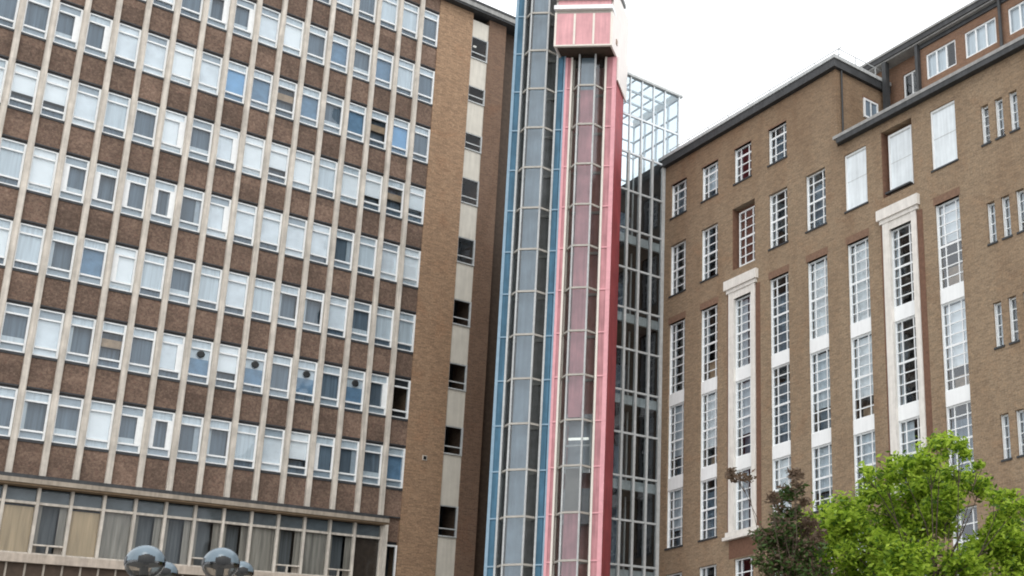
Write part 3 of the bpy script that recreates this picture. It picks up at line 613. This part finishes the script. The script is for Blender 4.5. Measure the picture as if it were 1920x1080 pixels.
# ================================================================== lift towers (turned 45 degrees to the buildings)
def tower(name, label, t0, zr0, nring, ztop, mf, mtrim, mface, mback, hw, bay, step, wl, wr, cx, mcr, segs, mlin):
    q2 = 2**-.5; D = 50.3
    root = thing(name, label, 'lift tower', (q2*(t0+D), q2*(D-t0), 0), math.radians(-45))
    def bd(n, m, mat): return m.build(n, mat, root)
    for s in (-1, 1):
        fw = wl if s < 0 else wr
        def xs(a, b): return (s*a, s*b) if s*a < s*b else (s*b, s*a)
        fin = MB(); a, b = xs(hw, hw-.10); fin.box(a, b, 0.0, 1.72, 0, ztop)            # side cladding
        fo = bd('side_panel', fin, mf)
        fm_ = MB(); a, b = xs(hw-.10, hw-fw+.08); fm_.box(a, b, -.03, .30, 0, ztop); fo2 = bd('front_fin', fm_, mface)
        tr = MB(); a, b = xs(hw+.02, hw-(.10 if s < 0 else .16 if mf is M['red'] else .05)); tr.box(a, b, -.06, .0, 0, ztop); tr_ = tr.build('edge_trim', mtrim, fo2)  # red right trim is widened to paint a pale highlight band
        t2 = MB(); a, b = xs(hw-fw+.08, hw-fw); t2.box(a, b, -.07, .34, 0, ztop); t2.build('cream_trim', mcr, fo2)
        for k in range(nring):
            z = zr0-k*step
            if 0 < z < ztop: a, b = xs(hw+.0, hw-fw+.08); MB().box(a, b, -.066, -.03, z-.03, z+.03).build('panel_joint', mtrim, fo2)
    bd('shaft_back', MB().box(-hw+.1, hw-.1, .85, 1.72, 0, ztop), mlin); [bd('guide_panel', MB().box(cx-bay*.50, cx+bay*.46, .02, .06, za, zb), mm_) for za, zb, mm_ in segs]
    sl_ = MB(); sl_.box(-hw+.1, -hw+.16, .34, .85, 0, ztop).box(hw-.16, hw-.1, .34, .85, 0, ztop); bd('shaft_lining', sl_, mlin)
    P = [(cx-bay, .16), (cx-bay*.52, -.28), (cx+bay*.52, -.28), (cx+bay, .16)]
    gz = MB()
    for i in range(3): gz.quad((P[i][0], P[i][1], 0), (P[i+1][0], P[i+1][1], 0), (P[i+1][0], P[i+1][1], ztop), (P[i][0], P[i][1], ztop))
    bd('glazed_bay', gz, M['tglass'])
    for x, y in P[1:3]: bd('mullion', MB().box(x-.035, x+.035, y-.05, y+.03, 0, ztop), M['steelw'])
    for x, y in (P[0], P[3]): bd('mullion', MB().box(x-.025, x+.025, y-.03, y+.03, 0, ztop), M['ring'])
    for k in range(nring):
        z = zr0-k*step
        if z < .3 or z > ztop-.1: continue
        r = MB(); R_ = [(-hw+wl-.02, .2)]+P+[(hw-wr+.02, .2)]
        for i in range(5): r.bar((R_[i][0], R_[i][1]-.03, z), (R_[i+1][0], R_[i+1][1]-.03, z), .07, .085)
        r.bar((-hw+.3, .8, z+.1), (hw-.3, .8, z+.1), .06, .12)
        bd('ring', r, M['ring'])
    return root
STEP = 1.965
tb = tower('lift_tower', 'tall blue lift tower with glass bay, behind and left of the red one', -14.67, 35.76+2*STEP, 20, 39.0, M['blue'], M['blueL'], M['blue'], M['shblue'], 1.17, .76, STEP, .44, .40, .0, M['steelw'], [(0, 39.0, M['shblue'])], M['shgrey'])
MB().box(-1.3, 1.3, -.5, 1.9, 39.0, 39.5).build('roof_cap', M['blueL'], tb)
trd = tower('lift_tower', 'red and pink lift tower with glass bay and boxed pink head', -12.33, 31.95, 16, 33.55, M['red'], M['redL'], M['redM'], M['shred'], 1.14, .69, 1.968, .32, .50, -.10, M['pale'], [(0, 12.4, M['shred']), (12.4, 14.2, M['gcar']), (16.4, 31.9, M['shred']), (31.9, 33.55, M['shblue'])], M['shpink'])
# machine room on top of the red tower
hd = MB(); hd.box(-1.38, 1.04, -1.18, -1.10, 33.42, 35.05); h0 = hd.build('machine_room_front', M['pink'], trd, (0, .2, .2))
j = MB()
for x in (-.62, .24): j.box(x, x+.09, -1.20, -1.18, 33.44, 35.03)
j.build('panel_joint', M['pale'], h0)
j = MB(); j.box(-1.47, -1.38, -1.20, -1.0, 33.35, 35.1).box(-1.38, 1.04, -1.20, -1.08, 33.35, 33.42).box(1.04, 1.12, -1.20, -1.0, 33.35, 35.1); j.build('corner_trim', M['pale'], h0)
sd_ = MB(); sd_.prism([(1.042, -1.0), (1.12, -1.0), (1.24, 1.75), (1.16, 1.75)], 33.36, 36.6).box(-1.47, -1.382, -1.0, 1.75, 33.36, 36.6); sd_.build('machine_room_side', M['pside'], trd, (0, .2, .2))
MB().box(1.17, 1.23, -.02, 1.94, 32.35, 33.56).build('side_apron', M['pside'], trd)
MB().box(1.14, 1.18, -.45, -.25, 33.9, 34.15).build('side_vent', M['shbrown'], trd, (0, .2, .2))
MB().box(-1.375, 1.03, -1.08, 1.7, 33.43, 33.55).build('soffit', M['brownb'], trd, (0, .2, .2))
co = MB(); co.box(-1.4, 1.03, -1.14, 1.7, 35.06, 35.22, 1).box(-1.5, 1.14, -1.30, 1.74, 35.22, 35.42, 0).box(-1.36, 1.02, -1.1, 1.6, 35.42, 35.78, 2).box(-1.45, 1.12, -1.2, 1.7, 35.78, 35.9, 1); co.build('cornice', [M['whpan'], M['ring'], M['pink']], trd, (0, .2, .2))
up = MB(); up.box(-1.1, .95, -.9, 1.4, 35.9, 37.2, 0); up.box(-1.14, -1.0, -.94, -.9, 35.9, 37.2, 1).box(.1, .16, -.94, -.9, 35.9, 37.2, 1).box(-1.3, 1.1, -1.2, 1.7, 37.2, 37.4, 1); up.build('plant_housing', [M['steelw'], M['coping']], trd, (0, .2, .2))
MB().box(-1.50, -1.475, -.5, 1.9, 33.75, 36.0).build('dark_side_strip', M['black'], trd)  # black strip on the machine room side towards the blue tower
# lift car seen through the red tower's glass
q2 = 2**-.5
car = thing('lift_car', 'grey glazed lift car with a lit white strip inside the red tower', 'lift car', (q2*(-12.33+50.3), q2*(50.3+12.33), 14.3), math.radians(-45))
cb = MB(); cb.box(-.55, .55, .1, .8, -.12, .05).box(-.55, .55, .1, .8, 2.05, 2.25).box(-.55, .55, .7, .8, .05, 2.05); cb.build('car_body', M['grey'], car)
cf = MB()
for x in (-.55, .49): cf.box(x, x+.06, .1, .16, .05, 2.05)
cf.box(-.49, .49, .1, .14, .85, .93).box(-.55, .55, .06, .1, -.3, .0); cf.build('car_frame', M['steelw'], car)
g_ = MB(); g_.quad((-.49, .12, .05), (.49, .12, .05), (.49, .12, 2.05), (-.49, .12, 2.05)); g_.build('car_glass', M['dglass'], car)
MB().box(-.42, .42, .16, .22, 1.15, 1.25).build('car_light', M['light'], car)
MB().box(-.6, .6, .3, .75, -2.4, -.9).build('counterweight_frame', M['grey'], car)

# ================================================================== glass atrium
YG = 45.293
at = thing('glass_atrium', 'glazed atrium wall with white steel grid and clear rooftop lantern beside red tower', 'glass atrium', (0, 0, 0))
XG0 = 27.2; MXS = [31.60-i*.66 for i in range(7)]
g_ = MB(); g_.quad((XG0, YG, 0), (XR-.05, YG, 0), (XR-.05, YG, 30.2), (XG0, YG, 30.2)); g_.build('glass_wall', M['aglass'], at)
for i, x in enumerate(MXS): MB().box(x-(.055 if i else .09), x+(.05 if i else .07), YG-.08, YG+.08, 0, 30.2).build('mullion', M['steelw'], at); MB().box(x-.03, x+.03, YG-.06, YG+.06, 30.2, 34.15).build('mullion', M['lwhite'], at)
for x in (32.42,): MB().box(x-.04, x+.04, YG-.08, YG+.06, 30.52, 34.15).build('mullion', M['lwhite'], at)
zl = [10.56+1.955*i for i in range(-5, 13)]
for i, z in enumerate(zl):
    x1 = XR-.05 if z < 30.5 else 32.4
    if z < 34: MB().box(XG0, x1, YG-.05, YG+.05, z-.045, z+.045).build('transom', M['steelw'] if z < 30 else M['lwhite'], at)
for z in (2.6, 6.6, 10.4, 14.33, 18.22, 22.1, 26.0):
    fs = MB(); fs.box(XG0, XR-.06, YG+.25, 49.4, z-.34, z-.04, 0).box(XG0, XR-.06, YG+.12, YG+.25, z-.42, z-.0, 1)
    fs.build('floor_slab', [M['room'], M['steelw']], at)
lw = MB(); lw.box(XR-.07, XR-.02, YG+.3, 49.4, 0, 29.9); lw.build('lobby_side_shade_panel', M['dark'], at)  # dark panel over the brick, the shade inside put into its colour
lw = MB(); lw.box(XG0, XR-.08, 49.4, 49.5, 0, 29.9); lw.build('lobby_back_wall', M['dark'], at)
random.seed(5)
for zf in (6.2, 10.4, 14.33, 18.22, 22.1, 26.0):
    for j_, (xa, xb, mt) in enumerate(((28.6, 29.2, 'doorb'), (29.62, 30.2, 'doorb'), (30.42, 30.95, 'gcurt'), (31.05, 31.4, 'room'))):
        hgt = random.choice((2.1, 2.3, 3.1)); 
        MB().box(xa, xb, 47.0+.2*j_, 47.1+.2*j_, zf, zf+(3.3 if j_ == 1 else hgt)).build('door_panel', M[mt], at)
    MB().box(30.5, 30.56, 46.2, 46.26, zf, zf+3.4).build('column', M['steelw'], at)
# lantern
ln = MB(); ln.quad((27.2, YG, 30.2), (32.45, YG, 30.2), (32.45, YG, 34.15), (27.2, YG, 34.15)); ln.quad((32.46, YG, 30.55), (32.46, 49.2, 30.55), (32.46, 49.2, 34.15), (32.46, YG, 34.15)); ln.quad((27.2, 49.2, 30.2), (32.46, 49.2, 30.2), (32.46, 49.2, 34.15), (27.2, 49.2, 34.15))
ln.build('lantern_glass', M['lglass'], at)
lf = MB()
for z in (30.9, 32.3, 33.2, 34.1): lf.box(27.2, 32.5, 49.16, 49.24, z-.03, z+.03).box(32.42, 32.5, YG, 49.2, z-.03, z+.03)
for x in [27.6+i*.81 for i in range(7)]: lf.box(x-.035, x+.035, 49.16, 49.24, 30.0, 34.15)
for y in (46.2, 47.2, 48.2): lf.box(32.4, 32.5, y-.03, y+.03, 30.5, 34.15).box(27.2, 32.4, y-.035, y+.035, 34.0, 34.1)
lf.build('lantern_frame', M['lwhite'], at)
ra = MB(); ra.box(27.1, 32.6, YG-.12, YG+.1, 34.15, 34.25, 1); ra.box(27.1, 32.6, YG-.10, YG+.0, 34.25, 34.62, 0); ra.box(32.44, 32.6, YG+.1, 49.3, 34.15, 34.55, 0)
for x in [27.6+i*.81 for i in range(6)]: ra.box(x-.03, x+.03, YG+.1, 49.16, 34.2, 34.27, 2)
ra.build('lantern_roof', [M['whpan'], M['steelw'], M['lwhite']], at)
q = MB(); q.quad((27.15, YG+.1, 34.32), (32.5, YG+.1, 34.32), (32.5, 49.2, 34.32), (27.15, 49.2, 34.32)); q.build('roof_glass', M['lglass'], at)

# ================================================================== street lamps
def lamp(label, x, y, z):
    r = thing('street_lamp', label, 'street lamp', (x, y, 0), 0, 'globe street lamps')
    p = MB(); p.lathe([(.12, 0), (.12, .25), (.075, .32), (.06, 1.2), (.05, z-.42), (.045, z-.36)], 16); p.sm = True; p.build('post', M['black'], r)
    c = MB(); c.lathe([(.05, z-.40), (.12, z-.34), (.13, z-.26), (.10, z-.22), (.0, z-.22)], 20); c.sm = True; hd = c.build('lamp_holder', M['black'], r)
    R_ = .225
    g = MB(); g.lathe([(R_*math.sin(t), z-R_*math.cos(t)) for t in [math.radians(25+i*6.5) for i in range(11)]], 40); g.sm = True; g.build('globe', M['lamp_globe'], r)
    cp = MB(); cp.lathe([(R_*1.012*math.sin(t)+1e-4, z+R_*1.012*math.cos(t)) for t in [math.radians(i*6.4) for i in range(15)]], 40); cp.sm = True; cc = cp.build('lamp_cap', M['lampg'], r)
    for i in range(4):
        b = MB()
        a0 = math.radians(255-32+90*i+12)
        for k in range(6):
            a1 = a0+math.radians(8*k); a2 = a1+math.radians(8)
            w_ = abs(k-2.5)
            for ii in range(6):
                t1 = math.radians((104-w_*3)-(36-w_*6)*ii/6); t2 = math.radians((104-w_*3)-(36-w_*6)*(ii+1)/6)
                b.quad(*[(R_*1.025*math.sin(tt)*math.cos(a), R_*1.025*math.sin(tt)*math.sin(a), z+R_*1.025*math.cos(tt)) for a, tt in ((a1, t1), (a2, t1), (a2, t2), (a1, t2))])
        b.build('cap_bracket', M['black'], cc)
    k = MB(); k.lathe([(.0, z+.06), (.17, z+.05), (.20, z+.01), (.20, z-.03), (.0, z-.03)], 24); k.lathe([(.05, z-.22), (.05, z-.05)], 12); k.build('reflector', M['black'], r)
M['lamp_globe'] = glass('globe_plastic', (.72, .70, .66), .08, .08, .0)
lamp('clear globe street lamp, largest and leftmost along the bottom edge', 4.77, 18.14, 4.60)
lamp('clear globe street lamp, second large one, before the middle podium window', 5.78, 18.50, 4.72)
lamp('smaller globe lamp half hidden behind the leftmost lamp', 7.13, 25.85, 5.70)
lamp('smaller globe lamp half hidden behind the second large lamp', 8.83, 27.0, 6.02)

# ================================================================== trees
def leaves(clusters, dens, size, seed, flat=.85, mi=0):
    rr = random.Random(seed); vs = []; fs_ = []; ms = []
    for cl in clusters:
        cx, cy, cz, r = cl[:4]; mi = cl[4] if len(cl) > 4 else 0
        subs = []
        for _ in range(max(4, int(14*r/.4))):
            while True:
                p = Vector((rr.uniform(-1, 1), rr.uniform(-1, 1), rr.uniform(-1, 1)))
                if p.length < 1: break
            subs.append((Vector((cx, cy, cz))+Vector((p.x*r, p.y*r, p.z*r*flat)), rr.uniform(.22, .45)*r+.04))
        for c, sr in subs:
            for _ in range(int(dens*(sr/.2)**1.7)+3):
                p = c+Vector((rr.gauss(0, 1), rr.gauss(0, 1), rr.gauss(0, .8)))*sr*.55
                s = size*rr.uniform(.6, 1.3); a = Vector((rr.gauss(0, 1), rr.gauss(0, 1), rr.gauss(0, .6))).normalized()
                b = a.cross(Vector((rr.gauss(0, 1), rr.gauss(0, 1), rr.gauss(0, 1)))).normalized()
                n = len(vs); vs += [tuple(p-a*s), tuple(p+b*s*.42), tuple(p+a*s), tuple(p-b*s*.42)]; fs_.append((n, n+1, n+2, n+3)); ms.append(mi)
    m = MB(); m.v = vs; m.f = fs_; m.m = ms; return m
def limbs(base, clusters, r0, seed, fork):
    rr = random.Random(seed); m = MB(); b = Vector(base); f = Vector(fork)
    m.tube([b, b+(f-b)*.35+Vector((.05, .03, 0)), b+(f-b)*.7-Vector((.04, 0, 0)), f], [r0*1.3, r0, r0*.85, r0*.7], 10)
    for cl in clusters:
        e = Vector(cl[:3]); h = rr.uniform(0.0, 1.0); st = b+(f-b)*(.62+.38*h)
        mid = st*.5+e*.5+Vector((rr.uniform(-.2, .2), rr.uniform(-.2, .2), rr.uniform(-.35, -.05)))
        m.tube([st, mid, e], [r0*.2, r0*.11, r0*.04], 6)
        for _ in range(3):
            t = e+Vector((rr.uniform(-1, 1), rr.uniform(-1, 1), rr.uniform(-.6, 1)))*cl[3]*.8; m.tube([mid*.3+e*.7, t], [r0*.07, r0*.03], 5)
    return m
T1 = [(19.03, 16.99, 8.31, 0.3), (18.72, 17.04, 7.87, 0.38), (19.62, 17.03, 8.12, 0.3), (18.42, 17.62, 7.71, 0.38), (17.76, 18.04, 7.64, 0.22), (19.99, 16.75, 7.9, 0.17), (20.03, 18.67, 7.77, 0.58), (20.35, 17.91, 7.73, 0.48), (19.25, 19.1, 7.44, 0.48), (17.93, 18.76, 6.9, 0.48), (18.07, 19.76, 6.94, 0.4), (17.47, 19.58, 6.64, 0.21), (20.04, 16.23, 7.03, 0.36), (20.15, 15.98, 6.77, 0.29), (18.09, 18.79, 6.37, 0.62), (19.87, 19.24, 6.93, 0.72), (20.22, 18.49, 6.97, 0.6), (21.21, 17.41, 6.78, 0.41), (21.43, 17.37, 6.25, 0.54), (18.91, 18.03, 5.88, 0.74), (19.94, 17.45, 5.66, 0.51), (18.55, 19.97, 6.01, 0.56), (19.4, 19.49, 5.9, 0.71), (21.88, 17.32, 5.74, 0.6), (20.96, 17.57, 7.63, 0.31), (18.12, 17.8, 7.47, 0.22), (20.01, 17.8, 7.19, 0.47)]
T1 += [(21.3, 17.2, 6.5, .45), (20.9, 17.9, 6.1, .55), (21.9, 17.0, 6.3, .35), (19.2, 18.6, 5.0, .9), (20.6, 17.6, 4.9, .9), (18.3, 19.4, 4.8, .7), (21.6, 16.8, 4.9, .7), (20.0, 18.9, 4.3, .8), (19.2, 17.4, 4.3, .7)]
tr1 = thing('lime_tree', 'bright lime green leafy tree in front of the brick wing', 'tree', (19.7, 18.0, 0))
M['lime'] = leafmat('lime_leaves', (.17, .31, .02), (.52, .66, .08), .5, 3.2); M['limed'] = leafmat('deep_green_leaves', (.04, .10, .012), (.12, .22, .02), .35, 4)
lm = leaves(T1, 64, .07, 3); r9 = random.Random(8); lm.m = [1 if r9.random() < .2 else 0 for _ in lm.m]; lm.v = [(x-19.7, y-18, z) for x, y, z in lm.v]; lm.build('crown', [M['lime'], M['limed']], tr1)
T1r = [(x-19.7, y-18, z, r) for x, y, z, r in T1]; limbs((0, 0, 0), T1r, .14, 5, (0.1, 0.1, 6.2)).build('trunk', M['bark'], tr1)
T2 = [(15.47, 19.46, 7.56, 0.13, 1), (15.48, 19.17, 7.39, 0.11, 1), (15.85, 18.09, 7.3, 0.15, 1), (16.19, 18.46, 7.09, 0.22, 0), (15.54, 18.46, 6.83, 0.14, 1), (16.42, 19.17, 7.16, 0.13, 0), (16.72, 18.77, 6.99, 0.11, 1), (16.22, 18.74, 6.72, 0.22, 0), (15.96, 18.64, 6.4, 0.26, 0), (16.17, 19.73, 6.36, 0.15, 0), (16.02, 19.2, 6.3, 0.15, 0), (16.61, 19.21, 6.34, 0.29, 0), (16.84, 18.82, 6.5, 0.22, 1), (16.71, 18.34, 6.24, 0.15, 1), (16.06, 18.98, 5.93, 0.28, 0), (16.51, 18.88, 5.95, 0.33, 0), (16.61, 18.39, 5.98, 0.24, 0), (15.83, 18.83, 5.59, 0.25, 0), (16.31, 18.65, 5.52, 0.36, 0), (17.07, 18.86, 5.67, 0.24, 0), (16.3, 18.8, 5.0, .5, 0), (16.6, 18.6, 4.5, .5, 0), (15.9, 18.9, 4.6, .4, 0)]
tr2 = thing('dark_tree', 'small dark tree with purple brown new leaves left of the lime green tree', 'tree', (16.3, 18.8, 0))
M['darkl'] = leafmat('dark_leaves', (.022, .05, .01), (.075, .135, .025), .25, 6); M['brownl'] = leafmat('purple_brown_leaves', (.075, .05, .03), (.20, .14, .10), .3, 8)
lm = leaves([(a, b, c, d*1.15, e) for a, b, c, d, e in T2], 72, .062, 9); r9 = random.Random(3); lm.m = [1 if (m or r9.random() < .38) else 0 for m in lm.m]
lm.v = [(x-16.3, y-18.8, z) for x, y, z in lm.v]; lm.build('crown', [M['darkl'], M['brownl']], tr2)
limbs((0, 0, 0), [(x-16.3, y-18.8, z, r) for x, y, z, r, _ in T2], .08, 6, (0, 0, 5.8)).build('trunk', M['bark'], tr2)
